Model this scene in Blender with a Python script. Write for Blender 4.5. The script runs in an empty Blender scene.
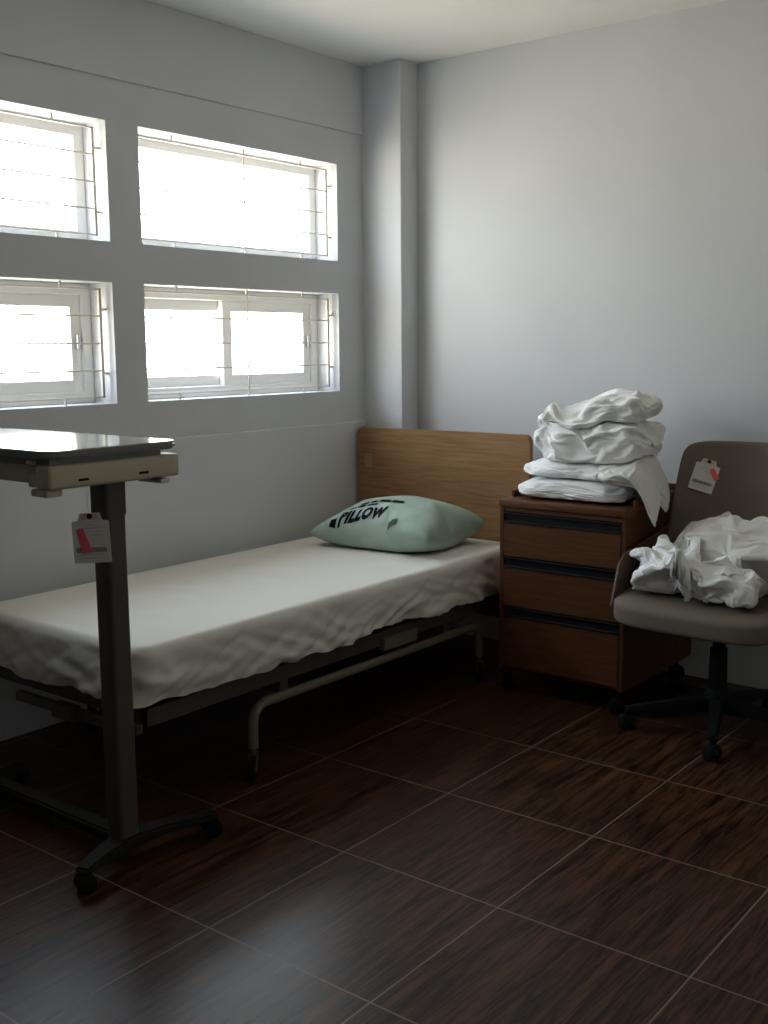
import bpy, bmesh, math, random
from mathutils import Vector, Matrix, noise
from mathutils.bvhtree import BVHTree

sc = bpy.context.scene
col = sc.collection
PI = math.pi

# ------------------------------------------------------------------ helpers
def link(o, parent=None):
    col.objects.link(o)
    if parent is not None:
        o.parent = parent
    return o

def obj(name, bm, mat, parent=None, smooth=False, angle=None):
    bmesh.ops.recalc_face_normals(bm, faces=bm.faces[:])
    me = bpy.data.meshes.new(name)
    bm.to_mesh(me)
    bm.free()
    o = bpy.data.objects.new(name, me)
    link(o, parent)
    for m in (mat if isinstance(mat, (list, tuple)) else [mat]):
        me.materials.append(m)
    if smooth:
        for p in me.polygons:
            p.use_smooth = True
        if angle is not None:
            me.set_sharp_from_angle(angle=math.radians(angle))
    return o

def tag(o, label, cat=None, group=None, kind=None):
    o['label'] = label
    if cat: o['category'] = cat
    if group: o['group'] = group
    if kind: o['kind'] = kind
    return o

def thing(name, label, cat, loc=(0, 0, 0), rz=0.0, group=None):
    o = bpy.data.objects.new(name, None)
    o.empty_display_size = .1
    o.location = loc
    o.rotation_euler = (0, 0, rz)
    link(o)
    return tag(o, label, cat, group)

def BM():
    return bmesh.new()

def box(bm, x0, x1, y0, y1, z0, z1, bev=0.0, seg=2, mat=0, M=None):
    r = bmesh.ops.create_cube(bm, size=1)
    vs = r['verts']
    for v in vs:
        v.co = Vector(((x0 + x1) / 2 + v.co.x * (x1 - x0), (y0 + y1) / 2 + v.co.y * (y1 - y0), (z0 + z1) / 2 + v.co.z * (z1 - z0)))
    fs = set(f for v in vs for f in v.link_faces)
    if bev > 0:
        es = set(e for v in vs for e in v.link_edges)
        rr = bmesh.ops.bevel(bm, geom=list(es), offset=bev, segments=seg, affect='EDGES', profile=.5)
        fs = set(rr['faces']) | set(f for f in fs if f.is_valid)
        vs = list(set(v for f in fs for v in f.verts))
    for f in fs:
        if f.is_valid: f.material_index = mat
    if M is not None:
        for v in vs:
            if v.is_valid: v.co = M @ v.co
    return vs

def prism(bm, pts, a, b, axis='z', mat=0):
    """pts: 2-D outline; extruded from a to b along axis."""
    def mk(p, h):
        if axis == 'z': return Vector((p[0], p[1], h))
        if axis == 'y': return Vector((p[0], h, p[1]))
        return Vector((h, p[0], p[1]))
    lo = [bm.verts.new(mk(p, a)) for p in pts]
    hi = [bm.verts.new(mk(p, b)) for p in pts]
    n = len(pts)
    fs = [bm.faces.new(lo[::-1]), bm.faces.new(hi)]
    for i in range(n):
        fs.append(bm.faces.new((lo[i], lo[(i + 1) % n], hi[(i + 1) % n], hi[i])))
    for f in fs: f.material_index = mat
    return lo + hi

def rrect(x0, x1, y0, y1, r, n=6):
    out = []
    for cx, cy, a0 in ((x1 - r, y1 - r, 0), (x0 + r, y1 - r, PI / 2), (x0 + r, y0 + r, PI), (x1 - r, y0 + r, 1.5 * PI)):
        for i in range(n + 1):
            a = a0 + PI / 2 * i / n
            out.append((cx + r * math.cos(a), cy + r * math.sin(a)))
    return out

def tube(bm, pts, r, n=12, caps=True, mat=0):
    pts = [Vector(p) for p in pts]
    rs = r if isinstance(r, (list, tuple)) else [r] * len(pts)
    rings = []
    nrm = None
    for i, p in enumerate(pts):
        if i == 0: t = pts[1] - p
        elif i == len(pts) - 1: t = p - pts[i - 1]
        else: t = (pts[i + 1] - p).normalized() + (p - pts[i - 1]).normalized()
        t.normalize()
        if nrm is None:
            nrm = t.orthogonal().normalized()
        else:
            nrm = (nrm - t * nrm.dot(t)).normalized()
        b = t.cross(nrm)
        rings.append([bm.verts.new(p + (nrm * math.cos(2 * PI * k / n) + b * math.sin(2 * PI * k / n)) * rs[i]) for k in range(n)])
    for a, b in zip(rings, rings[1:]):
        for k in range(n):
            f = bm.faces.new((a[k], a[(k + 1) % n], b[(k + 1) % n], b[k])); f.material_index = mat
    if caps:
        bm.faces.new(rings[0][::-1]).material_index = mat
        bm.faces.new(rings[-1]).material_index = mat

def fillet(pts, r, n=6):
    pts = [Vector(p) for p in pts]
    out = [pts[0]]
    for a, b, c in zip(pts, pts[1:], pts[2:]):
        u = (a - b).normalized(); v = (c - b).normalized()
        d = min(r, (a - b).length * .49, (c - b).length * .49)
        p, q = b + u * d, b + v * d
        for i in range(n + 1):
            t = i / n
            out.append(p * (1 - t) ** 2 + b * 2 * t * (1 - t) + q * t * t)
    out.append(pts[-1])
    return out

def lathe(bm, prof, n=20, M=None, mat=0):
    rings = []
    for r, z in prof:
        ring = []
        for k in range(n):
            p = Vector((r * math.cos(2 * PI * k / n), r * math.sin(2 * PI * k / n), z))
            ring.append(bm.verts.new(M @ p if M is not None else p))
        rings.append(ring)
    for a, b in zip(rings, rings[1:]):
        for k in range(n):
            bm.faces.new((a[k], a[(k + 1) % n], b[(k + 1) % n], b[k])).material_index = mat
    bm.faces.new(rings[0][::-1]).material_index = mat
    bm.faces.new(rings[-1]).material_index = mat

def fbm(p, o=4):
    s, a = 0.0, 1.0
    for i in range(o):
        s += a * noise.noise(p); a *= .5; p = p * 2.03
    return s

# ------------------------------------------------------------------ materials
def new_mat(name):
    m = bpy.data.materials.new(name)
    m.use_nodes = True
    nt = m.node_tree
    return m, nt, nt.nodes['Principled BSDF']

def plain(name, c, rough=.5, metal=0.0, spec=.5, bump=0.0, scale=200.0, var=0.0, coords='Object'):
    m, nt, b = new_mat(name)
    b.inputs['Base Color'].default_value = (*c, 1)
    b.inputs['Roughness'].default_value = rough
    b.inputs['Metallic'].default_value = metal
    b.inputs['Specular IOR Level'].default_value = spec
    if bump or var:
        tc = nt.nodes.new('ShaderNodeTexCoord')
        n = nt.nodes.new('ShaderNodeTexNoise'); n.inputs['Scale'].default_value = scale; n.inputs['Detail'].default_value = 4
        nt.links.new(tc.outputs[coords], n.inputs['Vector'])
        if bump:
            bp = nt.nodes.new('ShaderNodeBump'); bp.inputs['Strength'].default_value = bump; bp.inputs['Distance'].default_value = .002
            nt.links.new(n.outputs['Fac'], bp.inputs['Height']); nt.links.new(bp.outputs['Normal'], b.inputs['Normal'])
        if var:
            mx = nt.nodes.new('ShaderNodeMixRGB'); mx.blend_type = 'MULTIPLY'; mx.inputs['Fac'].default_value = var
            mx.inputs['Color1'].default_value = (*c, 1)
            nt.links.new(n.outputs['Color'], mx.inputs['Color2']); nt.links.new(mx.outputs['Color'], b.inputs['Base Color'])
    return m

def wood(name, c1, c2, axis=0, scale=6.0, stretch=14.0, rough=.5, spec=.25):
    m, nt, b = new_mat(name)
    tc = nt.nodes.new('ShaderNodeTexCoord')
    mp = nt.nodes.new('ShaderNodeMapping')
    s = [stretch] * 3; s[axis] = 1.0
    mp.inputs['Scale'].default_value = s
    nt.links.new(tc.outputs['Object'], mp.inputs['Vector'])
    n1 = nt.nodes.new('ShaderNodeTexNoise'); n1.inputs['Scale'].default_value = scale; n1.inputs['Detail'].default_value = 6; n1.inputs['Roughness'].default_value = .62; n1.inputs['Distortion'].default_value = .4
    nt.links.new(mp.outputs['Vector'], n1.inputs['Vector'])
    cr = nt.nodes.new('ShaderNodeValToRGB')
    cr.color_ramp.elements[0].position = .33; cr.color_ramp.elements[0].color = (*c1, 1)
    cr.color_ramp.elements[1].position = .68; cr.color_ramp.elements[1].color = (*c2, 1)
    nt.links.new(n1.outputs['Fac'], cr.inputs['Fac'])
    nt.links.new(cr.outputs['Color'], b.inputs['Base Color'])
    b.inputs['Roughness'].default_value = rough
    b.inputs['Specular IOR Level'].default_value = spec
    return m

def mnode(nt, op, a, b=None):
    n = nt.nodes.new('ShaderNodeMath'); n.operation = op
    for i, v in enumerate((a, b)):
        if v is None: continue
        if isinstance(v, (int, float)): n.inputs[i].default_value = v
        else: nt.links.new(v, n.inputs[i])
    return n.outputs[0]

GX, GY, TX, TY = 1.2351, -1.2348, .5, .503
def floor_material():
    m, nt, b = new_mat('floor_tile')
    tc = nt.nodes.new('ShaderNodeTexCoord')
    sp = nt.nodes.new('ShaderNodeSeparateXYZ'); nt.links.new(tc.outputs['Object'], sp.inputs[0])
    u = mnode(nt, 'DIVIDE', mnode(nt, 'SUBTRACT', sp.outputs[0], GX), TX)
    v = mnode(nt, 'DIVIDE', mnode(nt, 'SUBTRACT', sp.outputs[1], GY), TY)
    fu, fv = mnode(nt, 'FLOOR', u), mnode(nt, 'FLOOR', v)
    du = mnode(nt, 'ABSOLUTE', mnode(nt, 'SUBTRACT', mnode(nt, 'FRACT', mnode(nt, 'ADD', u, .5)), .5))
    dv = mnode(nt, 'ABSOLUTE', mnode(nt, 'SUBTRACT', mnode(nt, 'FRACT', mnode(nt, 'ADD', v, .5)), .5))
    g = mnode(nt, 'MINIMUM', du, dv)
    mr = nt.nodes.new('ShaderNodeMapRange'); mr.interpolation_type = 'SMOOTHSTEP'
    mr.inputs['From Min'].default_value = .003; mr.inputs['From Max'].default_value = .006
    mr.inputs['To Min'].default_value = 1; mr.inputs['To Max'].default_value = 0
    nt.links.new(g, mr.inputs['Value'])
    # per-tile offset
    cv = nt.nodes.new('ShaderNodeCombineXYZ'); nt.links.new(fu, cv.inputs[0]); nt.links.new(fv, cv.inputs[1])
    wn = nt.nodes.new('ShaderNodeTexWhiteNoise'); wn.noise_dimensions = '3D'; nt.links.new(cv.outputs[0], wn.inputs['Vector'])
    off = nt.nodes.new('ShaderNodeVectorMath'); off.operation = 'SCALE'; off.inputs['Scale'].default_value = 17.0
    nt.links.new(wn.outputs['Color'], off.inputs[0])
    mp = nt.nodes.new('ShaderNodeMapping'); mp.inputs['Scale'].default_value = (40, 2.2, 1); mp.inputs['Rotation'].default_value = (0, 0, math.radians(5))
    nt.links.new(tc.outputs['Object'], mp.inputs['Vector'])
    ad = nt.nodes.new('ShaderNodeVectorMath'); ad.operation = 'ADD'
    nt.links.new(mp.outputs['Vector'], ad.inputs[0]); nt.links.new(off.outputs[0], ad.inputs[1])
    n1 = nt.nodes.new('ShaderNodeTexNoise'); n1.inputs['Scale'].default_value = 1.6; n1.inputs['Detail'].default_value = 7; n1.inputs['Roughness'].default_value = .68; n1.inputs['Distortion'].default_value = 1.1
    nt.links.new(ad.outputs[0], n1.inputs['Vector'])
    cr = nt.nodes.new('ShaderNodeValToRGB')
    e = cr.color_ramp.elements
    e[0].position = .40; e[0].color = (.010, .0040, .0020, 1)
    e[1].position = .66; e[1].color = (.105, .047, .022, 1)
    k = e.new(.5); k.color = (.046, .0195, .0092, 1)
    nt.links.new(n1.outputs['Fac'], cr.inputs['Fac'])
    mx = nt.nodes.new('ShaderNodeMixRGB'); nt.links.new(mr.outputs[0], mx.inputs['Fac'])
    nt.links.new(cr.outputs['Color'], mx.inputs['Color1']); mx.inputs['Color2'].default_value = (.20, .15, .115, 1)
    nt.links.new(mx.outputs['Color'], b.inputs['Base Color'])
    ro = nt.nodes.new('ShaderNodeMapRange'); ro.inputs['To Min'].default_value = .27; ro.inputs['To Max'].default_value = .36
    nt.links.new(n1.outputs['Fac'], ro.inputs['Value'])
    nt.links.new(ro.outputs[0], b.inputs['Roughness'])
    b.inputs['Specular IOR Level'].default_value = .18
    h = mnode(nt, 'SUBTRACT', mnode(nt, 'MULTIPLY', n1.outputs['Fac'], .25), mr.outputs[0])
    bp = nt.nodes.new('ShaderNodeBump'); bp.inputs['Strength'].default_value = .25; bp.inputs['Distance'].default_value = .001
    nt.links.new(h, bp.inputs['Height']); nt.links.new(bp.outputs['Normal'], b.inputs['Normal'])
    return m

def glass_material():
    m = bpy.data.materials.new('window_glass'); m.use_nodes = True
    nt = m.node_tree; nt.nodes.clear()
    out = nt.nodes.new('ShaderNodeOutputMaterial')
    tr = nt.nodes.new('ShaderNodeBsdfTransparent'); tr.inputs[0].default_value = (.95, .97, .96, 1)
    gl = nt.nodes.new('ShaderNodeBsdfGlossy'); gl.inputs['Roughness'].default_value = .02
    lw = nt.nodes.new('ShaderNodeLayerWeight'); lw.inputs['Blend'].default_value = .5
    pw = mnode(nt, 'ADD', mnode(nt, 'MULTIPLY', mnode(nt, 'POWER', lw.outputs['Facing'], 5.0), .8), .04)
    mx = nt.nodes.new('ShaderNodeMixShader')
    nt.links.new(pw, mx.inputs[0]); nt.links.new(tr.outputs[0], mx.inputs[1]); nt.links.new(gl.outputs[0], mx.inputs[2])
    nt.links.new(mx.outputs[0], out.inputs[0])
    return m

def plastic_film(name, c):
    m, nt, b = new_mat(name)
    tc = nt.nodes.new('ShaderNodeTexCoord')
    n = nt.nodes.new('ShaderNodeTexNoise'); n.inputs['Scale'].default_value = 11; n.inputs['Detail'].default_value = 4; n.inputs['Distortion'].default_value = .3
    nt.links.new(tc.outputs['Object'], n.inputs['Vector'])
    cr = nt.nodes.new('ShaderNodeValToRGB')
    cr.color_ramp.elements[0].position = .3; cr.color_ramp.elements[0].color = (c[0] * .82, c[1] * .85, c[2] * .83, 1)
    cr.color_ramp.elements[1].position = .7; cr.color_ramp.elements[1].color = (c[0] * 1.15, c[1] * 1.1, c[2] * 1.12, 1)
    nt.links.new(n.outputs['Fac'], cr.inputs['Fac']); nt.links.new(cr.outputs['Color'], b.inputs['Base Color'])
    b.inputs['Roughness'].default_value = .5
    bp = nt.nodes.new('ShaderNodeBump'); bp.inputs['Strength'].default_value = .5; bp.inputs['Distance'].default_value = .006
    nt.links.new(n.outputs['Fac'], bp.inputs['Height']); nt.links.new(bp.outputs['Normal'], b.inputs['Normal'])
    return m

def wall_material(name, c):
    m, nt, b = new_mat(name)
    tc = nt.nodes.new('ShaderNodeTexCoord')
    n = nt.nodes.new('ShaderNodeTexNoise'); n.inputs['Scale'].default_value = 2.2; n.inputs['Detail'].default_value = 3
    nt.links.new(tc.outputs['Object'], n.inputs['Vector'])
    cr = nt.nodes.new('ShaderNodeValToRGB')
    cr.color_ramp.elements[0].position = .3; cr.color_ramp.elements[0].color = (c[0] * .965, c[1] * .965, c[2] * .97, 1)
    cr.color_ramp.elements[1].position = .7; cr.color_ramp.elements[1].color = (c[0] * 1.03, c[1] * 1.03, c[2] * 1.03, 1)
    nt.links.new(n.outputs['Fac'], cr.inputs['Fac']); nt.links.new(cr.outputs['Color'], b.inputs['Base Color'])
    b.inputs['Roughness'].default_value = .55; b.inputs['Specular IOR Level'].default_value = .25
    n2 = nt.nodes.new('ShaderNodeTexNoise'); n2.inputs['Scale'].default_value = 90; n2.inputs['Detail'].default_value = 3
    nt.links.new(tc.outputs['Object'], n2.inputs['Vector'])
    bp = nt.nodes.new('ShaderNodeBump'); bp.inputs['Strength'].default_value = .06; bp.inputs['Distance'].default_value = .002
    nt.links.new(n2.outputs['Fac'], bp.inputs['Height']); nt.links.new(bp.outputs['Normal'], b.inputs['Normal'])
    return m

M_WALL = wall_material('wall_paint', (.625, .635, .66))
M_CEIL = wall_material('ceiling_paint', (.84, .83, .80))
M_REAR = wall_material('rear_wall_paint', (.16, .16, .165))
M_SIDE = wall_material('side_wall_paint', (.82, .82, .81))
M_FLOOR = floor_material()
M_WHITEFRAME = plain('white_window_frame', (.78, .78, .77), .4)
M_BAR = plain('painted_steel_bar', (.68, .62, .54), .5, bump=.1, scale=60)
M_GLASS = glass_material()
M_OAK = wood('light_oak_laminate', (.23, .118, .052), (.35, .20, .094), axis=0, scale=5.0, stretch=16, rough=.42)
M_WALNUT = wood('brown_wood_laminate', (.070, .025, .0085), (.125, .048, .017), axis=0, scale=6, stretch=14, rough=.5)
M_WALNUT_V = wood('brown_wood_side', (.062, .022, .008), (.105, .040, .015), axis=2, scale=6, stretch=14, rough=.5)
M_BLACK = plain('black_plastic', (.010, .010, .010), .7, spec=.15)
M_PULL = plain('dark_drawer_pull', (.008, .008, .009), .6, spec=.2)
M_RUBBER = plain('black_rubber', (.010, .010, .010), .8, spec=.12)
M_TUBE = plain('beige_painted_tube', (.17, .145, .105), .42, bump=.05, scale=40)
M_RAIL = plain('brown_painted_steel', (.075, .064, .05), .5, bump=.05, scale=30)
M_STEEL = plain('steel', (.5, .5, .5), .35, metal=.9)
M_POLE = plain('grey_brown_painted_metal', (.075, .067, .054), .5, bump=.06, scale=80)
M_BASE = plain('dark_base_metal', (.022, .020, .018), .75, spec=.12)
M_BEIGE = plain('beige_plastic', (.56, .49, .36), .5, bump=.05, scale=60)
M_TOP = plain('grey_laminate', (.42, .40, .37), .13, bump=.0, spec=.6)
M_EDGE = plain('dark_grey_edge', (.17, .17, .175), .45)
M_SHEET = plain('white_cotton_sheet', (.74, .715, .665), .85, spec=.15, bump=.15, scale=160)
M_LINEN = plain('white_linen', (.87, .87, .865), .85, spec=.15, bump=.12, scale=160)
M_CREAM = plain('off_white_linen', (.76, .745, .70), .85, spec=.15, bump=.12, scale=160)
M_MATT = plain('mattress_cover', (.05, .05, .055), .6)
M_PILLOW = plastic_film('green_pillow_film', (.36, .47, .395))
M_INK = plain('black_ink', (.008, .011, .015), .9, spec=.08)
M_INKGREY = plain('grey_green_ink', (.19, .265, .22), .8, spec=.1)
M_FABRIC = plain('taupe_upholstery', (.225, .187, .147), .9, spec=.15, bump=.35, scale=420, var=.35)
M_SHELL = plain('brown_side_panel', (.085, .05, .032), .5)
M_PAPER = plain('tag_paper', (.72, .70, .66), .75, spec=.2)
M_ORANGE = plain('buff_reinforcement', (.62, .47, .33), .7)
M_PINK = plain('pink_sticker', (.85, .13, .15), .6)
M_GREY = plain('grey_print', (.20, .20, .19), .7)
M_PALE = plain('pale_print', (.48, .46, .44), .7)
M_PLATE = plain('plate_plastic', (.34, .22, .12), .45)

# ------------------------------------------------------------------ room shell
XW, YB, ZC = -.31, .39, 2.677
XR, YF = 3.9, -5.0
WT = .22
ZU1, ZU0, ZL1, ZL0 = 2.214, 1.777, 1.628, 1.173
WY = [(-1.080, .077), (-2.388, -1.232)]

def struct(name, bm, m, label, parent=None):
    o = obj(name, bm, m, parent)
    tag(o, label, None, None, 'structure')
    return o

bm = BM(); box(bm, XW - WT, XR, YF, YB, -.12, 0)
struct('floor', bm, M_FLOOR, 'dark brown wood-look square floor tiles with pale grout lines')
bm = BM(); box(bm, XW - WT, XR + .15, YF - .15, YB + .2, ZC, ZC + .15)
struct('ceiling', bm, M_CEIL, 'plain off-white ceiling')
bm = BM(); box(bm, XW - WT, XR + .15, YB, YB + .2, -.12, ZC)
struct('wall_back', bm, M_WALL, 'pale grey wall behind the headboard and drawers')
bm = BM(); box(bm, XW - WT, -.078, .261, YB, 0, ZC, .004)
struct('wall_column', bm, M_WALL, 'grey corner column standing out behind the headboard')
bm = BM(); box(bm, XR, XR + .15, YF, YB, -.12, ZC)
struct('wall_right', bm, M_SIDE, 'plain wall at the right side of the room')
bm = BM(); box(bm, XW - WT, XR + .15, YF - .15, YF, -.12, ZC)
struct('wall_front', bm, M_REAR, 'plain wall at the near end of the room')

def wall_with_holes(bm, x0, x1, ys, zs, hole):
    cells = {}
    for i in range(len(ys) - 1):
        for j in range(len(zs) - 1):
            cells[i, j] = not hole(i, j)
    def q(*p): bm.faces.new([bm.verts.new(Vector(c)) for c in p])
    for (i, j), solid in cells.items():
        if not solid: continue
        a, b, c, d = ys[i], ys[i + 1], zs[j], zs[j + 1]
        for x in (x0, x1):
            q((x, a, c), (x, b, c), (x, b, d), (x, a, d))
        for (di, dj, p1, p2) in ((-1, 0, (a, c), (a, d)), (1, 0, (b, c), (b, d)), (0, -1, (a, c), (b, c)), (0, 1, (a, d), (b, d))):
            if not cells.get((i + di, j + dj), False):
                q((x0, *p1), (x1, *p1), (x1, *p2), (x0, *p2))
    bmesh.ops.remove_doubles(bm, verts=bm.verts[:], dist=1e-5)

bm = BM()
ysb = [YF, WY[1][0], WY[1][1], WY[0][0], WY[0][1], YB]
zsb = [-.12, ZL0, ZL1, ZU0, ZU1, ZC]
wall_with_holes(bm, XW - WT, XW, ysb, zsb, lambda i, j: i in (1, 3) and j in (1, 3))
struct('wall_left', bm, M_WALL, 'pale grey wall with four window openings above the bed')
bm = BM(); box(bm, XW - .001, XW + .009, YF, .261, 2.366, ZC, .002, 1)
struct('trim_1', bm, M_WALL, 'shallow grey beam band along the wall above the windows')
bm = BM(); box(bm, XW - .001, XW + .018, YF, .261, 0, 1.024, .006, 2)
struct('trim_2', bm, M_WALL, 'slightly thicker lower wall band ending in a thin ledge under the windows')

# ------------------------------------------------------------------ windows
XG = XW - .165         # plane of the window frames
def ring(bm, y0, y1, z0, z1, x0, x1, w, bev=.004):
    box(bm, x0, x1, y0, y1, z0, z0 + w, bev)
    box(bm, x0, x1, y0, y1, z1 - w, z1, bev)
    box(bm, x0, x1, y0, y0 + w, z0 + w * .9, z1 - w * .9, bev)
    box(bm, x0, x1, y1 - w, y1, z0 + w * .9, z1 - w * .9, bev)

def sliding_window(name, label, y0, y1, z0, z1):
    t = bpy.data.objects.new(name, None); t.location = ((XG), (y0 + y1) / 2, z0); link(t)
    tag(t, label, None, None, 'structure')
    cx, cy, cz = t.location
    W, H = y1 - y0, z1 - z0
    bm = BM(); ring(bm, -W / 2, W / 2, 0, H, -.05, .03, .045)
    box(bm, -.05, .034, -W / 2 + .04, W / 2 - .04, .0, .03, .003)
    obj('window_frame', bm, M_WHITEFRAME, t)
    for k, (a, b, dx) in enumerate(((-W / 2 + .035, .03, -.032), (-.03, W / 2 - .035, .003))):
        bm = BM(); ring(bm, a, b, .035, H - .035, dx - .012, dx + .016, .055)
        s = obj('sash', bm, M_WHITEFRAME, t)
        bm = BM(); box(bm, dx - .002, dx + .003, a + .045, b - .045, .08, H - .08)
        obj('pane', bm, M_GLASS, s)
        if k == 1:
            bm = BM(); box(bm, dx + .016, dx + .030, b - .036, b - .018, H * .45, H * .58, .004)
            obj('latch', bm, M_STEEL, s)

def fixed_window(name, label, y0, y1, z0, z1):
    t = bpy.data.objects.new(name, None); t.location = (XG, (y0 + y1) / 2, z0); link(t)
    tag(t, label, None, None, 'structure')
    W, H = y1 - y0, z1 - z0
    bm = BM(); ring(bm, -W / 2, W / 2, 0, H, -.05, .03, .045)
    obj('window_frame', bm, M_WHITEFRAME, t)
    bm = BM(); box(bm, -.012, -.007, -W / 2 + .04, W / 2 - .04, .04, H - .04)
    obj('pane', bm, M_GLASS, t)

fixed_window('window_1', 'upper white-framed window at the left edge, higher of the two over the overbed table', *WY[1], ZU0, ZU1)
fixed_window('window_2', 'upper white-framed window nearest the corner column', *WY[0], ZU0, ZU1)
sliding_window('window_3', 'lower sliding window at the left edge, directly above the overbed table', *WY[1], ZL0, ZL1)
sliding_window('window_4', 'lower sliding window with two sashes nearest the corner column', *WY[0], ZL0, ZL1)

def grille(label, y0, y1, z0, z1, nbars):
    t = thing('window_grille', label, 'window grille', (XW - .045, (y0 + y1) / 2, z0), 0, 'security grilles in the four windows')
    W, H = y1 - y0, z1 - z0
    m, f = .022, .012
    bm = BM()
    a, b, c, d = -W / 2 + m, W / 2 - m, m, H - m
    for yy in (a, b - f): box(bm, -.005, .005, yy, yy + f, c, d, .001, 1)
    for zz in (c, d - .006): box(bm, -.005, .005, a, b, zz, zz + .006, .001, 1)
    obj('grille_frame', bm, M_BAR, t)
    for k in range(nbars):
        zz = c + (d - c) * (k + 1) / (nbars + 1)
        bm = BM(); tube(bm, [(0, a + f, zz), (0, b - f, zz)], .0032, 8)
        obj('rod', bm, M_BAR, t, True)
    bm = BM(); tube(bm, [(0.002, .02, c), (0.002, .02, d)], .0028, 8)
    obj('upright', bm, M_BAR, t, True)
    for yy in (a + .18, .02, b - .18):
        for (p, q) in ((0, c + .001), (d - .001, H)):
            bm = BM(); box(bm, -.004, .004, yy - .004, yy + .004, p - .004, q + .004)
            obj('bracket', bm, M_BAR, t)
    for zz in (H * .25, H * .78):
        for (p, q) in ((-W / 2, a + .001), (b - .001, W / 2)):
            bm = BM(); box(bm, -.004, .004, p - .004, q + .004, zz - .004, zz + .004)
            obj('bracket', bm, M_BAR, t)
    return t
grille('thin steel bars inside the upper window at the left edge', *WY[1], ZU0, ZU1, 3)
grille('thin steel bars inside the upper window beside the corner column', *WY[0], ZU0, ZU1, 3)
grille('thin steel bars inside the lower window above the overbed table', *WY[1], ZL0, ZL1, 3)
grille('thin steel bars inside the lower window above the pillow end of the bed', *WY[0], ZL0, ZL1, 3)

# ------------------------------------------------------------------ castors
def twin_caster(parent, x, y, rz, r=.028, stem_top=.075, w=.045, hood=True, name='caster'):
    """local coordinates of the parent; two wheels and a hood"""
    M = Matrix.Translation((x, y, 0)) @ Matrix.Rotation(rz, 4, 'Z')
    bm = BM()
    if hood:
        pr = [(-r * .95, r * .9), (-r * .6, r * 1.75), (0, r * 2.1), (r * .6, r * 1.75), (r * .95, r * .9)]
        vs = prism(bm, pr, -w * .16, w * .16, 'y')
        for v in vs: v.co = M @ v.co
    tube(bm, [M @ Vector((0, 0, r * 1.5)), M @ Vector((0, 0, stem_top))], .006, 10)
    c = obj(name, bm, M_BLACK, parent, True, 40)
    for s in (-1, 1):
        bm = BM()
        Mw = M @ Matrix.Translation((0, s * w * .33, r)) @ Matrix.Rotation(PI / 2, 4, 'X')
        h = w * .16
        lathe(bm, [(r * .35, -h * 1.05), (r * .8, -h), (r * .97, -h * .7), (r, 0), (r * .97, h * .7), (r * .8, h), (r * .35, h * 1.05)], 22, Mw)
        obj('wheel', bm, M_RUBBER, c, True, 50)
    return c

def fork_caster(parent, x, y, r, top, rz, fm):
    M = Matrix.Translation((x, y, 0)) @ Matrix.Rotation(rz, 4, 'Z')
    off = .018
    bm = BM()
    for s in (-1, 1):
        pts = [(-.010, top - .02), (.012, top - .02), (off + .012, r - .004), (off - .010, r - .008)]
        vs = prism(bm, pts, s * .013 - .0015, s * .013 + .0015, 'y')
        for v in vs: v.co = M @ v.co
    box(bm, -.012, .014, -.0145, .0145, top - .024, top - .018, M=M)
    tube(bm, [M @ Vector((0, 0, top - .02)), M @ Vector((0, 0, top + .01))], .009, 10)
    c = obj('caster', bm, fm, parent, True, 40)
    bm = BM()
    Mw = M @ Matrix.Translation((off, 0, r)) @ Matrix.Rotation(PI / 2, 4, 'X')
    lathe(bm, [(r * .4, -.010), (r * .85, -.0095), (r, -.006), (r, .006), (r * .85, .0095), (r * .4, .010)], 24, Mw)
    obj('wheel', bm, M_RUBBER, c, True, 50)

# ------------------------------------------------------------------ bed
bx0, bx1, by0, by1 = -.20, .69, -1.975, .12
bed = thing('hospital_bed', 'low steel bed with oak headboard standing along the window wall', 'bed', (.245, -.92, 0))
def bl(x, y, z=0): return (x - .245, y + .92, z)
def bbox(bm, x0, x1, y0, y1, z0, z1, bev=.004): box(bm, x0 - .245, x1 - .245, y0 + .92, y1 + .92, z0, z1, bev)
# headboard with one rounded upper corner each side
bm = BM()
hp = rrect(-.272, .685, .18, 1.0, .028, 5)
prism(bm, [(p[0] - .245, p[1]) for p in hp], .16 + .92, .188 + .92, 'y')
bmesh.ops.bevel(bm, geom=[e for e in bm.edges if abs(e.verts[0].co.y - e.verts[1].co.y) < 1e-6], offset=.003, segments=2, affect='EDGES')
hb = obj('headboard', bm, M_OAK, bed, True, 30)
bm = BM(); bbox(bm, -.225, -.180, .1545, .1605, .810, .875, .002)
pl = obj('outlet_plate', bm, M_PLATE, hb); pl['label'] = 'small pale plate on the oak headboard'
# frame rails
bm = BM()
for xx in (bx0 + .03, bx1 - .063): bbox(bm, xx, xx + .035, by0 + .04, .15, .290, .345)
for yy in (-1.935, -1.2, -.5, .11): bbox(bm, bx0 + .03, bx1 - .03, yy, yy + .035, .30, .345)
bbox(bm, bx0 + .04, bx1 - .06, by0 + .05, .10, .340, .346)
obj('bed_frame', bm, M_RAIL, bed)
bm = BM()
bbox(bm, .05, .52, -1.972, -1.948, .262, .294)
bbox(bm, .26, .36, -1.985, -1.945, .255, .30)
bbox(bm, .46, .645, -1.965, -1.94, .27, .30)
obj('foot_linkage', bm, M_RAIL, bed)
bm = BM(); bbox(bm, .655, .684, -.850, -.648, .276, .322, .003)
o = obj('latch_box', bm, M_TUBE, bed); o['label'] = 'beige latch box under the side rail'
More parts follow.
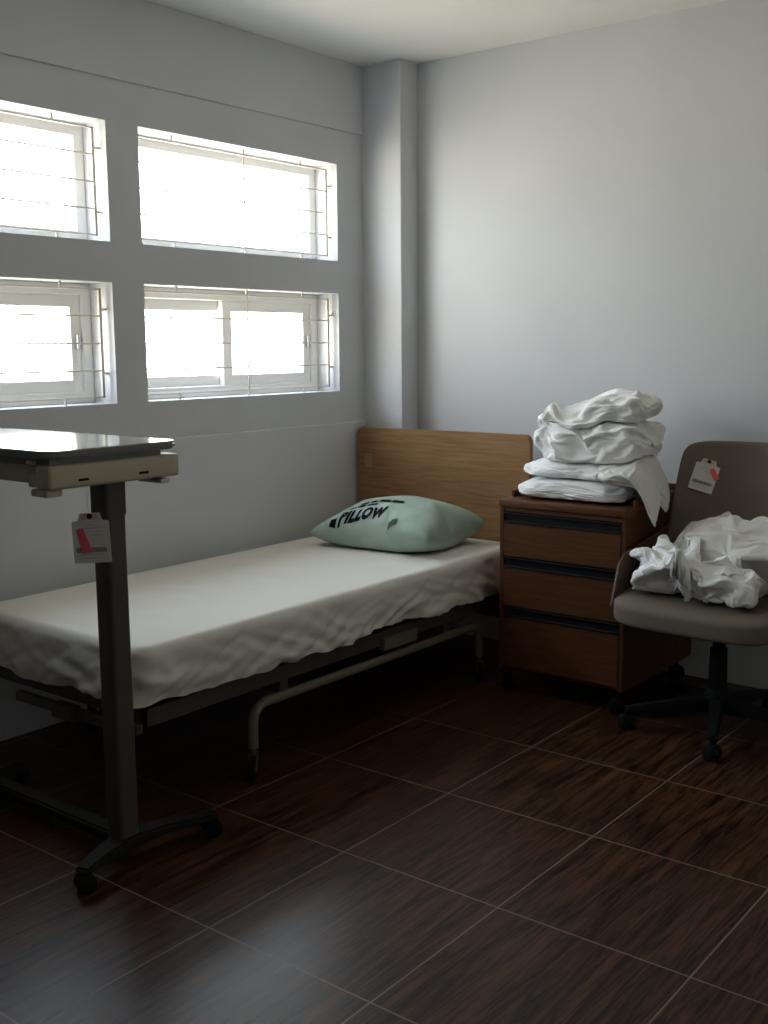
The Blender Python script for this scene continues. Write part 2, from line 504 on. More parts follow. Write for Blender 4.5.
# bowed tube legs, one loop on each long side
for sx, xx in ((1, .668), (-1, -.165)):
    path = fillet([bl(xx, -1.518, .105), bl(xx, -1.516, .244), bl(xx, -.205, .240), bl(xx, -.200, .105)], .085, 8)
    bm = BM(); tube(bm, path, .0165, 14)
    lo = obj('leg_loop', bm, M_TUBE, bed, True, 50)
    for yy in (-1.36, -.42):
        bm = BM(); bbox(bm, xx - sx * .02 - .012, xx - sx * .02 + .012, yy - .02, yy + .02, .24, .30)
        obj('leg_bracket', bm, M_RAIL, lo)
    for yy in (-1.518, -.200):
        x_, y_, _ = bl(xx, yy)
        fork_caster(bed, x_, y_, .038, .108, -PI / 2 + (.5 if yy < -1 else .9), M_RAIL)
for yy in (-1.40, -.30):
    bm = BM(); tube(bm, [bl(-.165, yy, .242), bl(.668, yy, .242)], .014, 12)
    obj('cross_tube', bm, M_TUBE, bed, True, 50)

# mattress and sheet
zt = .536
bm = BM(); box(bm, bx0 + .025, bx1 - .025, by0 + .03, by1 - .01, .358, zt - .012, .03, 4)
mt = obj('mattress', bm, M_MATT, None, True, 40)
tag(mt, 'dark mattress showing under the hem of the white sheet on the bed', 'mattress')

def fitted_sheet():
    """open box draped over the mattress: flat rounded top, wrinkled sides, wavy hem"""
    bm = BM()
    nx, ny, ns = 46, 110, 22
    R = .045
    W, L = bx1 - bx0, by1 - by0
    def rect_pt(s):  # perimeter param 0..1 -> point on rounded rectangle, outward normal
        per = 2 * (W + L) - 8 * R + 2 * PI * R
        d = (s % 1) * per
        segs = [('l', W - 2 * R), ('c', PI * R / 2), ('l', L - 2 * R), ('c', PI * R / 2), ('l', W - 2 * R), ('c', PI * R / 2), ('l', L - 2 * R), ('c', PI * R / 2)]
        p = Vector((bx0 + R, by0)); ang = 0.0
        for k, ln in segs:
            if d <= ln:
                if k == 'l':
                    q = p + Vector((math.cos(ang), math.sin(ang))) * d
                    return q, Vector((math.sin(ang), -math.cos(ang)))
                c = p + Vector((-math.sin(ang), math.cos(ang))) * R
                a = ang - PI / 2 + d / R
                return c + Vector((math.cos(a), math.sin(a))) * R, Vector((math.cos(a), math.sin(a)))
            d -= ln
            if k == 'l': p = p + Vector((math.cos(ang), math.sin(ang))) * ln
            else:
                c = p + Vector((-math.sin(ang), math.cos(ang))) * R
                ang += PI / 2
                a = ang - PI / 2
                p = c + Vector((math.cos(a), math.sin(a))) * R
        return p, Vector((0, -1))
    NP = 420
    rings = []
    for j in range(ns + 1):
        v = j / ns
        ringv = []
        for i in range(NP):
            q, n = rect_pt(i / NP)
            s = i / NP * 6.0
            if v < .3:   # rounded shoulder
                a = v / .3 * PI / 2
                inset = .03 * (1 - math.sin(a)); z = zt - .03 * (1 - math.cos(a))
            else:
                inset = 0; z = zt - .03 - (v - .3) / .7 * .137
            low = max(0, (v - .2) / .8)
            # diagonal folds pulling to the corners plus finer creases
            P = Vector((q.x * 4, q.y * 4, z * 6))
            f1 = 1 - abs(noise.noise(Vector((s * 5.5 + z * 16, z * 2.2, 3.1)) + noise.noise_vector(P * .8) * .8)) * 2
            f2 = 1 - abs(noise.noise(Vector((s * 15 - z * 30, z * 6, 9.7)) + noise.noise_vector(P * 1.7) * .6)) * 2
            d = (.35 if n.y > .5 else 1.0) * low ** .8 * (.020 * f1 + .013 * f2 + .012 * noise.noise(P * .7)) + low * .004
            hem = (.026 * noise.noise(Vector((s * 4.2, 1.3, 0))) + .012 * noise.noise(Vector((s * 13, 5.3, 0)))) * low ** 2
            tuck = -.006 * max(0, (v - .82) / .18) ** 2
            e = q + n * (d + tuck - inset)
            ringv.append(bm.verts.new((e.x, e.y, z + hem)))
        rings.append(ringv)
    for a, b in zip(rings, rings[1:]):
        for i in range(NP):
            bm.faces.new((a[i], a[(i + 1) % NP], b[(i + 1) % NP], b[i]))
    # top surface: concentric rings to the middle
    prev = rings[0]
    cx, cy = (bx0 + bx1) / 2, (by0 + by1) / 2
    NR = 26
    for k in range(1, NR + 1):
        t = k / NR
        cur = []
        for i in range(NP):
            p0 = rings[0][i].co
            ly = max(0, abs(p0.y - cy) - (L - W) / 2) * (1 if p0.y > cy else -1)
            tgt = Vector((cx, p0.y - ly))
            x = p0.x + (tgt.x - p0.x) * t
            y = p0.y + (tgt.y - p0.y) * t
            P = Vector((x * 3, y * 3, 0))
            z = zt + (.0035 * noise.noise(P) + .0022 * noise.noise(P * 3.3)) * min(1, t * 6) + .004 * min(1, t * 3)
            cur.append(bm.verts.new((x, y, z)))
        for i in range(NP):
            bm.faces.new((prev[i], prev[(i + 1) % NP], cur[(i + 1) % NP], cur[i]))
        prev = cur
    bmesh.ops.remove_doubles(bm, verts=bm.verts[:], dist=1e-5)
    o = obj('fitted_sheet', bm, M_SHEET, None, True)
    tag(o, 'white fitted sheet with wrinkled sides stretched over the bed mattress', 'bed sheet')
    return o
fitted_sheet()

# ------------------------------------------------------------------ cloth pieces (simulated crumpling)
def blob(w, d, h, n, p=4.0, seed=0, amp=.02, freq=9, sink=True):
    bm = BM()
    bmesh.ops.create_cube(bm, size=2)
    bmesh.ops.subdivide_edges(bm, edges=bm.edges[:], cuts=n, use_grid_fill=True)
    for v in bm.verts:
        c = v.co
        L = (abs(c.x) ** p + abs(c.y) ** p + abs(c.z) ** p) ** (1 / p)
        c = c / L
        s = Vector((c.x * w / 2, c.y * d / 2, (c.z + 1) * h / 2))
        s += noise.noise_vector(s * freq + Vector((seed * 7.3, seed * 1.7, 0))) * amp
        if sink: s.z = max(s.z, .004)
        v.co = s
    return bm

def simulate(o, frames, grow, press=.5, bend=.15, floor=True, selfc=True, gravity=1.0, quality=6):
    f = None
    if floor:
        me = bpy.data.meshes.new('f'); me.from_pydata([(-2, -2, 0), (2, -2, 0), (2, 2, 0), (-2, 2, 0)], [], [(0, 1, 2, 3)])
        f = bpy.data.objects.new('f', me); col.objects.link(f)
        f.modifiers.new('c', 'COLLISION'); f.collision.thickness_outer = .004; f.collision.cloth_friction = 25
    m = o.modifiers.new('cl', 'CLOTH'); s = m.settings; cs = m.collision_settings
    s.quality = quality; s.mass = .15
    s.tension_stiffness = 8; s.compression_stiffness = 8; s.shear_stiffness = 4; s.bending_stiffness = bend; s.air_damping = 2
    s.shrink_min = -grow; s.use_pressure = True; s.uniform_pressure_force = press
    s.effector_weights.gravity = gravity
    cs.use_self_collision = selfc; cs.self_distance_min = .003; cs.distance_min = .004; cs.collision_quality = 2
    m.point_cache.frame_start = 1; m.point_cache.frame_end = frames
    for i in range(1, frames + 1):
        sc.frame_set(i)
    dg = bpy.context.evaluated_depsgraph_get()
    nm = bpy.data.meshes.new_from_object(o.evaluated_get(dg))
    o.modifiers.clear()
    old = o.data
    o.data = nm
    bpy.data.meshes.remove(old)
    if f is not None:
        fm = f.data
        bpy.data.objects.remove(f); bpy.data.meshes.remove(fm)
    sc.frame_set(1)

def fit(o, w, d, h):
    """scale the settled cloth to the size it has in the room, base at z 0"""
    vs = o.data.vertices
    lo = [min(v.co[i] for v in vs) for i in range(3)]
    hi = [max(v.co[i] for v in vs) for i in range(3)]
    for v in vs:
        v.co = Vector(((v.co.x - (lo[0] + hi[0]) / 2) * w / (hi[0] - lo[0]), (v.co.y - (lo[1] + hi[1]) / 2) * d / (hi[1] - lo[1]), (v.co.z - lo[2]) * h / (hi[2] - lo[2])))

def cloth_item(name, mat, w, d, h, loc, rot, n=26, p=5.0, seed=1, amp=.015, freq=9, grow=.25, frames=16, press=-1.0, bend=.08, grav=.3, warp=None, on=(), xmin=None, relax=0, ymax=None, push=None):
    """a bundle of cloth settled over its own folded core, then laid on the things in `on`"""
    core = obj('core', blob(w * .94, d * .94, h * .95, 16, p, seed, amp, freq), mat)
    core.modifiers.new('c', 'COLLISION'); core.collision.thickness_outer = .003; core.collision.thickness_inner = .05; core.collision.cloth_friction = 15
    o = obj(name, blob(w, d, h, n, p, seed, amp, freq), mat, None, True)
    simulate(o, frames, grow, press, bend, gravity=grav, quality=5)
    cm = core.data; bpy.data.objects.remove(core); bpy.data.meshes.remove(cm)
    fit(o, w, d, h)
    ms = o.modifiers.new('smooth_surface', 'SUBSURF'); ms.levels = 1; ms.render_levels = 1
    dg = bpy.context.evaluated_depsgraph_get(); dg.update()
    nm = bpy.data.meshes.new_from_object(o.evaluated_get(dg))
    o.modifiers.clear(); old = o.data; o.data = nm; bpy.data.meshes.remove(old)
    R = Matrix.Rotation(rot[2], 4, 'Z') @ Matrix.Rotation(rot[1], 4, 'Y') @ Matrix.Rotation(rot[0], 4, 'X')
    L = Vector(loc)
    trees = [world_bvh(x) for x in on]
    gap = .003
    def height(q):
        H = -1e9
        for dx, dy in ((0, 0), (.011, 0), (-.011, 0), (0, .011), (0, -.011), (.006, .006), (-.006, .006), (.006, -.006), (-.006, -.006)):
            for t in trees:
                hit = t.ray_cast(Vector((q.x + dx, q.y + dy, 3.0)), Vector((0, 0, -1)))
                if hit[0]: H = max(H, hit[0].z)
        return H
    lims = []
    for v in o.data.vertices:
        c = v.co.copy()
        if warp: c = warp(c)
        c = R @ c
        q = c + L
        if ymax is not None and q.y > ymax: q.y = ymax + .1 * (ymax - q.y) ** 2
        if xmin is not None and q.x < xmin: q.x = xmin + .3 * (xmin - q.x) ** 2
        H = height(q)
        if push:
            for _ in range(24):
                if H - q.z < .04 or H < L.z + .05: break
                q.x += push[0] * .008; q.y += push[1] * .008
                H = height(q)
        lim = H + gap + .06 * max(0, c.z)
        if q.z < lim: q.z = lim
        lims.append(H + gap)
        v.co = q - L
    if relax:
        nb_ = [[] for _ in o.data.vertices]
        for e in o.data.edges:
            i, j = e.vertices; nb_[i].append(j); nb_[j].append(i)
        P = [v.co.copy() for v in o.data.vertices]
        near = [p.z + L.z < l + .06 and l > L.z + .03 for p, l in zip(P, lims)]
        for _ in range(relax):
            Q = [p * .4 + sum((P[j] for j in n), Vector()) * (.6 / len(n)) if f else p for p, n, f in zip(P, nb_, near)]
            P = Q
        for v, p, l in zip(o.data.vertices, P, lims):
            p.z = max(p.z, l - L.z); v.co = p
    faces = [tuple(f.vertices) for f in o.data.polygons]
    for step in range(40):           # ease apart any faces still touching what lies beneath or behind
        mine = BVHTree.FromPolygons([v.co + L for v in o.data.vertices], faces)
        hit = set()
        for t in trees:
            for i, _j in mine.overlap(t): hit.update(faces[i])
        if not hit: break
        for i in hit:
            c = o.data.vertices[i].co
            if push and step < 24: c.x += push[0] * .004; c.y += push[1] * .004; c.z += .001 + .0002 * step
            else: c.z += .004
    o.location = L
    for q in o.data.polygons: q.use_smooth = True
    return o

def world_bvh(o):
    dg = bpy.context.evaluated_depsgraph_get(); dg.update()
    vs, ps = [], []
    def add(x):
        if x.type == 'MESH':
            e = x.evaluated_get(dg); me = e.to_mesh(); mw = x.matrix_world; k = len(vs)
            vs.extend(mw @ v.co for v in me.vertices)
            ps.extend(tuple(k + i for i in p.vertices) for p in me.polygons)
            e.to_mesh_clear()
        for c in x.children: add(c)
    add(o)
    return BVHTree.FromPolygons(vs, ps)

# ------------------------------------------------------------------ pillow
def pillow():
    W, D = .60, .47
    bm = BM()
    n, mth = 40, 32
    def grid(z, sgn):
        g = {}
        for i in range(n + 1):
            for j in range(mth + 1):
                u, v = i / n * 2 - 1, j / mth * 2 - 1
                e = (1 - abs(u) ** 4) * (1 - abs(v) ** 4)
                g[i, j] = bm.verts.new((u * W / 2, v * D / 2, .09 + sgn * (.004 + .055 * e ** .5) if 0 < i < n and 0 < j < mth else .09))
        for i in range(n):
            for j in range(mth):
                q = (g[i, j], g[i + 1, j], g[i + 1, j + 1], g[i, j + 1])
                bm.faces.new(q if sgn > 0 else q[::-1])
    grid(.09, 1); grid(.09, -1)
    bmesh.ops.remove_doubles(bm, verts=bm.verts[:], dist=1e-5)
    o = obj('pillow', bm, M_PILLOW, None, True)
    simulate(o, 25, .03, 3.6, .35, True, False, .2)
    fit(o, .60, .50, .20)
    for v in o.data.vertices:
        c = v.co
        # front left corner slumps to the bed
        k = max(0, (-c.x - .02) / .28) * max(0, (-c.y + .18) / .42)
        c.z = max(0.001, c.z - c.z * .35 * min(1, k) ** 1.0)
    for q in o.data.polygons: q.use_smooth = True
    s = o.modifiers.new('smooth_surface', 'SUBSURF'); s.levels = 1; s.render_levels = 1
    dg = bpy.context.evaluated_depsgraph_get(); dg.update()
    nm = bpy.data.meshes.new_from_object(o.evaluated_get(dg)); o.modifiers.clear(); o.data = nm
    o.location = (.265, -.225, zt + .008); o.rotation_euler = (0, 0, math.radians(5))
    tag(o, 'pale green plastic-wrapped pillow with black lettering lying against the headboard', 'pillow')
    return o
pil = pillow()

def stick_on(o, shape_bm, name, mat, origin, ang, label=None):
    """lay flat artwork (xy plane) on top of the surface of o (local coordinates)"""
    bvh = BVHTree.FromPolygons([v.co.copy() for v in o.data.vertices], [tuple(p.vertices) for p in o.data.polygons])
    ca, sa = math.cos(ang), math.sin(ang)
    bmesh.ops.triangulate(shape_bm, faces=shape_bm.faces[:])
    for _ in range(4):
        es = [e for e in shape_bm.edges if e.calc_length() > .007]
        if not es: break
        bmesh.ops.subdivide_edges(shape_bm, edges=es, cuts=1)
        bmesh.ops.triangulate(shape_bm, faces=shape_bm.faces[:])
    for v in shape_bm.verts:
        x, y = origin[0] + v.co.x * ca - v.co.y * sa, origin[1] + v.co.x * sa + v.co.y * ca
        hit = bvh.ray_cast(Vector((x, y, 1)), Vector((0, 0, -1)))
        v.co = Vector((x, y, (hit[0].z if hit[0] else .05) + .003))
    q = obj(name, shape_bm, mat, o)
    if label: q['label'] = label
    return q

def text_bm(s, size, bold=0.0, shear=0.0, sx=1.0):
    cu = bpy.data.curves.new('t', 'FONT'); cu.body = s; cu.size = size; cu.offset = bold; cu.shear = shear; cu.space_character = 1.12
    cu.align_x = 'CENTER'; cu.align_y = 'CENTER'; cu.resolution_u = 3
    t = bpy.data.objects.new('t', cu); col.objects.link(t)
    dg = bpy.context.evaluated_depsgraph_get(); dg.update()
    me = bpy.data.meshes.new_from_object(t.evaluated_get(dg))
    bm = BM(); bm.from_mesh(me)
    bpy.data.objects.remove(t); bpy.data.curves.remove(cu); bpy.data.meshes.remove(me)
    for v in bm.verts: v.co.x *= sx
    return bm

TA = math.radians(7)
TO = Vector((-.058, -.188))
def toff(dx, dy): return (TO.x + dx * math.cos(TA) - dy * math.sin(TA), TO.y + dx * math.sin(TA) + dy * math.cos(TA))
stick_on(pil, text_bm('PILLOW', .064, .0042, .15, .84), 'lettering', M_INK, toff(0, 0), TA, 'black PILLOW lettering')
def dashes(spec):
    b = BM()
    for x0, x1, y0, y1 in spec: box(b, x0, x1, y0, y1, -.0002, .0002)
    return b
for q in ((-.075, -.045, -.006, .006), (-.038, .000, -.006, .006), (.008, .055, -.006, .006)):
    stick_on(pil, dashes([q]), 'small_print', M_INK, toff(-.005, .050), TA)
for q in ((-.10, -.06, -.013, .013), (-.05, -.02, -.013, .013), (-.01, .04, -.013, .013), (.05, .10, -.013, .013)):
    stick_on(pil, dashes([q]), 'bold_print', M_INK, toff(.055, .083), TA)
stick_on(pil, dashes([(-.015, .015, -.012, .012)]), 'printed_square', M_INK, (-.185, -.216), TA)
stick_on(pil, dashes([(-.022, .020, -.008, .008)]), 'printed_mark', M_INKGREY, (.112, -.212), TA)

# ------------------------------------------------------------------ overbed table
ot = thing('overbed_table', 'adjustable overbed table with beige housing and grey pole at the foot of the bed', 'overbed table', (.50, -2.15, 0))
def T(x, y): return (x - .50, y + 2.15)
def tb(bm, x0, x1, y0, y1, z0, z1, bev=.003, seg=2, mat=0): box(bm, x0 - .5, x1 - .5, y0 + 2.15, y1 + 2.15, z0, z1, bev, seg, mat)
TX0, TX1, TY0, TY1, TZ = .10, .895, -2.385, -1.98, 1.142
bm = BM()
prism(bm, [T(*p) for p in rrect(TX0, TX1, TY0, TY1, .04, 8)], TZ - .004, TZ, 'z')
obj('tabletop', bm, M_TOP, ot)
bm = BM()
prism(bm, [T(*p) for p in rrect(TX0 - .003, TX1 + .003, TY0 - .003, TY1 + .003, .043, 8)], TZ - .021, TZ - .003, 'z')
e = [e for e in bm.edges if abs(e.verts[0].co.z - e.verts[1].co.z) < 1e-6]
bmesh.ops.bevel(bm, geom=e, offset=.006, segments=3, affect='EDGES')
obj('edge_band', bm, M_EDGE, ot, True, 50)
bm = BM(); tb(bm, TX0 + .05, TX1 - .012, TY0 + .012, TY1 - .055, TZ - .036, TZ - .020, .002)
obj('under_frame', bm, M_EDGE, ot)
bm = BM()
tb(bm, TX0 + .08, TX1 - .085, TY0 + .02, TY1, TZ - .084, TZ - .035, .006, 3)
hs = obj('housing', bm, M_BEIGE, ot, True, 40)
bm = BM()
tb(bm, TX1 - .066, TX1 - .004, TY0 + .005, TY1 + .002, TZ - .094, TZ - .035, .009, 4)
tb(bm, TX1 - .095, TX1 - .060, TY0 + .005, TY1 - .02, TZ - .090, TZ - .060, .004, 2)
ec = obj('housing_end', bm, M_BEIGE, ot, True, 40)
for yy in (TY0 + .085, TY0 + .27):
    bm = BM(); tb(bm, TX1 - .006, TX1 - .0015, yy, yy + .03, TZ - .078, TZ - .072, .001, 1)
    obj('slot', bm, M_BLACK, ec)
bm = BM(); tb(bm, TX1 - .090, TX1 - .066, TY0 - .002, TY0 + .03, TZ - .036, TZ - .022, .005, 3)
obj('stop_knob', bm, M_BEIGE, ot, True, 40)
bm = BM(); tb(bm, TX1 - .085, TX1 - .018, TY0 + .004, TY0 + .05, TZ - .112, TZ - .094, .005, 2)
tb(bm, TX1 - .055, TX1 - .035, TY0 + .001, TY0 + .01, TZ - .110, TZ - .098, .002, 1)
obj('handle', bm, M_BEIGE, ot, True, 40)
bm = BM(); tb(bm, TX1 - .085, TX1 + .008, TY1 - .075, TY1 - .045, TZ - .108, TZ - .096, .003, 2)
tb(bm, TX1 - .06, TX1 - .03, TY1 - .075, TY1 - .045, TZ - .099, TZ - .08, .002, 1)
o = obj('release_lever', bm, M_STEEL, ot); o['label'] = 'steel release lever'
PX, PY = .795, -2.142
bm = BM()
prism(bm, [T(*p) for p in rrect(PX - .034, PX + .034, PY - .031, PY + .031, .012, 5)], .065, .97, 'z')
obj('pole', bm, M_POLE, ot, True, 40)
bm = BM()
prism(bm, [T(*p) for p in rrect(PX - .037, PX + .037, PY - .034, PY + .034, .013, 5)], .955, TZ - .085, 'z')
obj('pole_sleeve', bm, M_POLE, ot, True, 40)
# base: chevron bar near, spine to the far side, far bar
def bar(bm, pts, w, z0, z1):
    n = len(pts)
    L = []
    for i, p in enumerate(pts):
        p = Vector(p)
        a = Vector(pts[max(0, i - 1)]); b = Vector(pts[min(n - 1, i + 1)])
        d = (b - a).normalized(); nn = Vector((-d.y, d.x))
        ww = w[i] if isinstance(w, (list, tuple)) else w
        L.append((p + nn * ww / 2, p - nn * ww / 2))
    zz = z0 if isinstance(z0, (list, tuple)) else [z0] * n
    zh = z1 if isinstance(z1, (list, tuple)) else [z1] * n
    R = []
    for i, (a, b) in enumerate(L):
        R.append([bm.verts.new((a.x, a.y, zz[i])), bm.verts.new((b.x, b.y, zz[i])), bm.verts.new((b.x, b.y, zh[i])), bm.verts.new((a.x, a.y, zh[i]))])
    for a, b in zip(R, R[1:]):
        for k in range(4): bm.faces.new((a[k], a[(k + 1) % 4], b[(k + 1) % 4], b[k]))
    bm.faces.new(R[0]); bm.faces.new(R[-1][::-1])
def bevel_all(bm, off, seg=2):
    bmesh.ops.recalc_face_normals(bm, faces=bm.faces[:])
    bmesh.ops.bevel(bm, geom=[e for e in bm.edges if e.is_manifold and e.calc_face_angle(0) > .5], offset=off, segments=seg, affect='EDGES')
bm = BM()
bar(bm, [T(.855, -2.325), T(.825, -2.24), T(.800, -2.13), T(.815, -2.02), T(.872, -1.87)], [.045, .06, .075, .06, .045], [.050, .048, .044, .048, .050], [.068, .076, .082, .076, .068])
bevel_all(bm, .007)
obj('base_bar', bm, M_BASE, ot, True, 40)
bm = BM(); bar(bm, [T(.79, -2.13), T(.13, -2.13)], .055, .042, .078); bevel_all(bm, .006)
obj('base_spine', bm, M_BASE, ot, True, 40)
bm = BM(); bar(bm, [T(.11, -2.33), T(.13, -2.13), T(.11, -2.0)], .05, .046, .074); bevel_all(bm, .006)
obj('base_bar', bm, M_BASE, ot, True, 40)
for x, y, a in ((.852, -2.312, 1.2), (.866, -1.885, 1.1), (.11, -2.31, .4), (.11, -2.01, .9)):
    twin_caster(ot, *T(x, y), a, .026, .055, .05)

# ------------------------------------------------------------------ tags
def paper_tag(label, sticker, loc, rot, string):
    """hangs in its local xz plane, top hole at the origin, face towards -y"""
    t = thing('paper_tag', label, 'tag', loc, 0, None)
    t.rotation_euler = rot
    W, H = .092, .125
    bm = BM()
    # outline with shouldered head
    pts = [(-W / 2, -H + .008), (W / 2, -H + .008), (W / 2, -.013), (W / 2 - .016, -.010), (W / 2 - .022, .008), (-W / 2 + .022, .008), (-W / 2 + .016, -.010), (-W / 2, -.013)]
    prism(bm, pts, -.0006, .0006, 'y')
    obj('card', bm, M_PAPER, t)
    def flat(name, pts2, mat, d=.0009, lab=None):
        b = BM(); prism(b, pts2, -d - .0005, -d, 'y'); q = obj(name, b, mat, t)
        if lab: q['label'] = lab
        return q
    flat('reinforcement', [(-.022, -.008), (.022, -.008), (.018, .007), (-.018, .007)], M_ORANGE)
    b = BM()
    for k in range(14):
        a, c = 2 * PI * k / 14, 2 * PI * (k + 1) / 14
        pr = [(.0035 * math.cos(a), .0035 * math.sin(a)), (.007 * math.cos(a), .007 * math.sin(a)), (.007 * math.cos(c), .007 * math.sin(c)), (.0035 * math.cos(c), .0035 * math.sin(c))]
        prism(b, pr, -.0022, -.0015, 'y')
    prism(b, [(.0037 * math.cos(2 * PI * k / 12), .0037 * math.sin(2 * PI * k / 12)) for k in range(12)], -.0017, -.0015, 'y')
    obj('eyelet', b, M_BLACK, t)
    b = BM(); rnd = random.Random(5)
    x = -W / 2 + .008
    while x < W / 2 - .012:
        w_ = rnd.choice((.0012, .002, .003)); prism(b, [(x, -.090), (x + w_, -.090), (x + w_, -.078), (x, -.078)], -.0013, -.0008, 'y'); x += w_ + rnd.choice((.0007, .0011))
    obj('barcode', b, M_GREY, t)
    for zz, a, c in ((-.022, -.012, .006), (-.031, -.03, .026), (-.040, -.005, .032), (-.048, .0, .03), (-.097, -.03, .03), (-.106, -.03, .03)):
        flat('printed_line', [(a, zz), (c, zz), (c, zz + .0018), (a, zz + .0018)], M_PALE)
    b = BM(); prism(b, sticker, -.0022, -.0016, 'y')
    q = obj('sticker', b, M_PINK, t); q['label'] = 'pink paper sticker'
    if string:
        b = BM(); tube(b, string, .0009, 6); obj('string', b, M_PAPER, t, True)
    return t
FACE = math.radians(48)
paper_tag('white paper tag with pink sticker hanging in front of the grey overbed table pole',
          [(-.036, -.032), (-.018, -.030), (.0, -.088), (-.024, -.092)],
          (.876, -2.262, .973), (0, math.radians(-2), math.radians(40)), [(0, 0, 0), (-.004, .006, .035), (-.003, .009, .0725)])

# ------------------------------------------------------------------ drawer unit
NX0, NX1, NY0, NY1 = .808, 1.349, -.27, .372
ns = thing('bedside_drawers', 'brown wooden three-drawer bedside unit on castors between the bed and the chair', 'drawers', ((NX0 + NX1) / 2, (NY0 + NY1) / 2, 0))
cx, cy = ns.location.x, ns.location.y
def nb(bm, x0, x1, y0, y1, z0, z1, bev=.002, seg=2): box(bm, x0 - cx, x1 - cx, y0 - cy, y1 - cy, z0, z1, bev, seg)
ZT = .785
bm = BM()
nb(bm, NX0, NX0 + .018, NY0 + .002, NY1, .095, ZT - .028)
nb(bm, NX1 - .018, NX1, NY0 + .002, NY1, .095, ZT - .028)
nb(bm, NX0 + .017, NX1 - .017, NY1 - .012, NY1, .095, ZT - .028)
nb(bm, NX0 + .017, NX1 - .017, NY0 + .02, NY1 - .01, .095, .113)
obj('carcass', bm, M_WALNUT_V, ns)
bm = BM(); nb(bm, NX0 - .002, NX1 + .002, NY0 - .006, NY1, ZT - .030, ZT, .005, 3)
obj('top', bm, M_WALNUT, ns, True, 40)
bm = BM()
nb(bm, NX0, NX0 + .016, NY0 + .085, NY1, ZT - .002, ZT + .026, .004)
nb(bm, NX1 - .016, NX1, NY0 + .085, NY1, ZT - .002, ZT + .026, .004)
nb(bm, NX0, NX1, NY1 - .016, NY1, ZT - .002, ZT + .026, .004)
obj('gallery_rail', bm, M_WALNUT, ns, True, 40)
bm = BM(); nb(bm, NX0 + .019, NX1 - .019, NY0 + .004, NY0 + .02, ZT - .048, ZT - .0315, .001, 1)
obj('top_rail', bm, M_WALNUT, ns)
for z0, z1 in ((.560, .734), (.360, .556), (.112, .356)):
    bm = BM()
    nb(bm, NX0 + .020, NX1 - .020, NY0 + .0, NY0 + .018, z0, z1 - .037, .002)
    nb(bm, NX0 + .022, NX1 - .022, NY0 + .018, NY1 - .03, z0 + .02, z1 - .04, .001)
    dr = obj('drawer', bm, M_WALNUT, ns)
    bm = BM()
    nb(bm, NX0 + .0205, NX1 - .0205, NY0 + .012, NY0 + .019, z1 - .038, z1, .001)
    nb(bm, NX0 + .0205, NX1 - .0205, NY0 - .005, NY0 + .014, z1 - .041, z1 - .033, .003)
    nb(bm, NX0 + .0205, NX1 - .0205, NY0 - .002, NY0 + .014, z1 - .007, z1, .002)
    obj('drawer_pull', bm, M_PULL, dr)
for x, y, a in ((NX0 + .03, NY0 + .035, .5), (NX1 - .035, NY0 + .03, .3), (NX0 + .04, NY1 - .05, 1.2), (NX1 - .04, NY1 - .05, .8)):
    twin_caster(ns, x - cx, y - cy, a, .03, .097, .045)

# ------------------------------------------------------------------ chair
CX, CY = 1.672, -.165
ch = thing('swivel_chair', 'taupe upholstered swivel chair on a black five-star base', 'chair', (CX, CY, 0), math.radians(-2))
def seat_bm():
    W, D = .61, .57
    bm = blob(W, D, .105, 16, 6.0, 2, .0, 9, False)
    for v in bm.verts:
        c = v.co
        y = c.y / (D / 2)
        c.z += -.030 * max(0, -y - .45) ** 1.4 * 1.4 + .012 * (y + 1) * 0
        c.z -= .010 * (1 - (c.x / (W / 2)) ** 2) * (1 if c.z > .05 else .0) * .6
        # bowed front edge, narrower towards the back
        c.y -= .018 * (1 - (c.x / (W / 2)) ** 2) * (1 if y < 0 else 0) * -y
        c.x *= 1 - .05 * max(0, y)
        c.y -= .01
        c.x -= .006
        c.z += .408
    return bm
seat = o = obj('seat', seat_bm(), M_FABRIC, ch, True)
o.modifiers.new('smooth_surface', 'SUBSURF').render_levels = 1
def back_bm():
    W, H, TH = .60, .51, .075
    bm = blob(W, H, TH, 18, 11.0, 4, .0, 9, False)
    out = []
    for v in bm.verts:
        x, h, t = v.co.x, v.co.y + H / 2, v.co.z       # h up the back, t thickness 0..TH, back side 0
        curve = .055 * (x / (W / 2)) ** 2              # wraps forward at the sides
        lean = .250 + h * .28
        y = lean - curve - t
        z = .515 + h * .975
        x *= 1 - .05 * (h / H) ** 2
        v.co = Vector((x, y, z))
    return bm
o = obj('backrest', back_bm(), M_FABRIC, ch, True)
o.modifiers.new('smooth_surface', 'SUBSURF').render_levels = 1
for s in (-1, 1):
    bm = BM()
    prism(bm, [(-.255, .455), (-.205, .600), (-.165, .635), (-.10, .645), (.20, .70), (.225, .55), (.16, .44)], s * .298 - .007, s * .298 + .007, 'x')
    bevel_all(bm, .004)
    o = obj('side_panel', bm, M_SHELL, ch, True, 40); o['label'] = 'brown curved side panel joining seat and back'
bm = BM(); box(bm, -.12, .12, -.10, .13, .385, .418, .006)
obj('seat_plate', bm, M_BLACK, ch)
bm = BM(); lathe(bm, [(.024, .36), (.03, .385)], 16); lathe(bm, [(.032, .15), (.034, .16), (.03, .30), (.022, .302), (.020, .39)], 20)
obj('gas_column', bm, M_BLACK, ch, True, 50)
bm = BM(); lathe(bm, [(.03, .062), (.045, .07), (.047, .125), (.036, .152)], 20)
obj('hub', bm, M_BLACK, ch, True, 50)
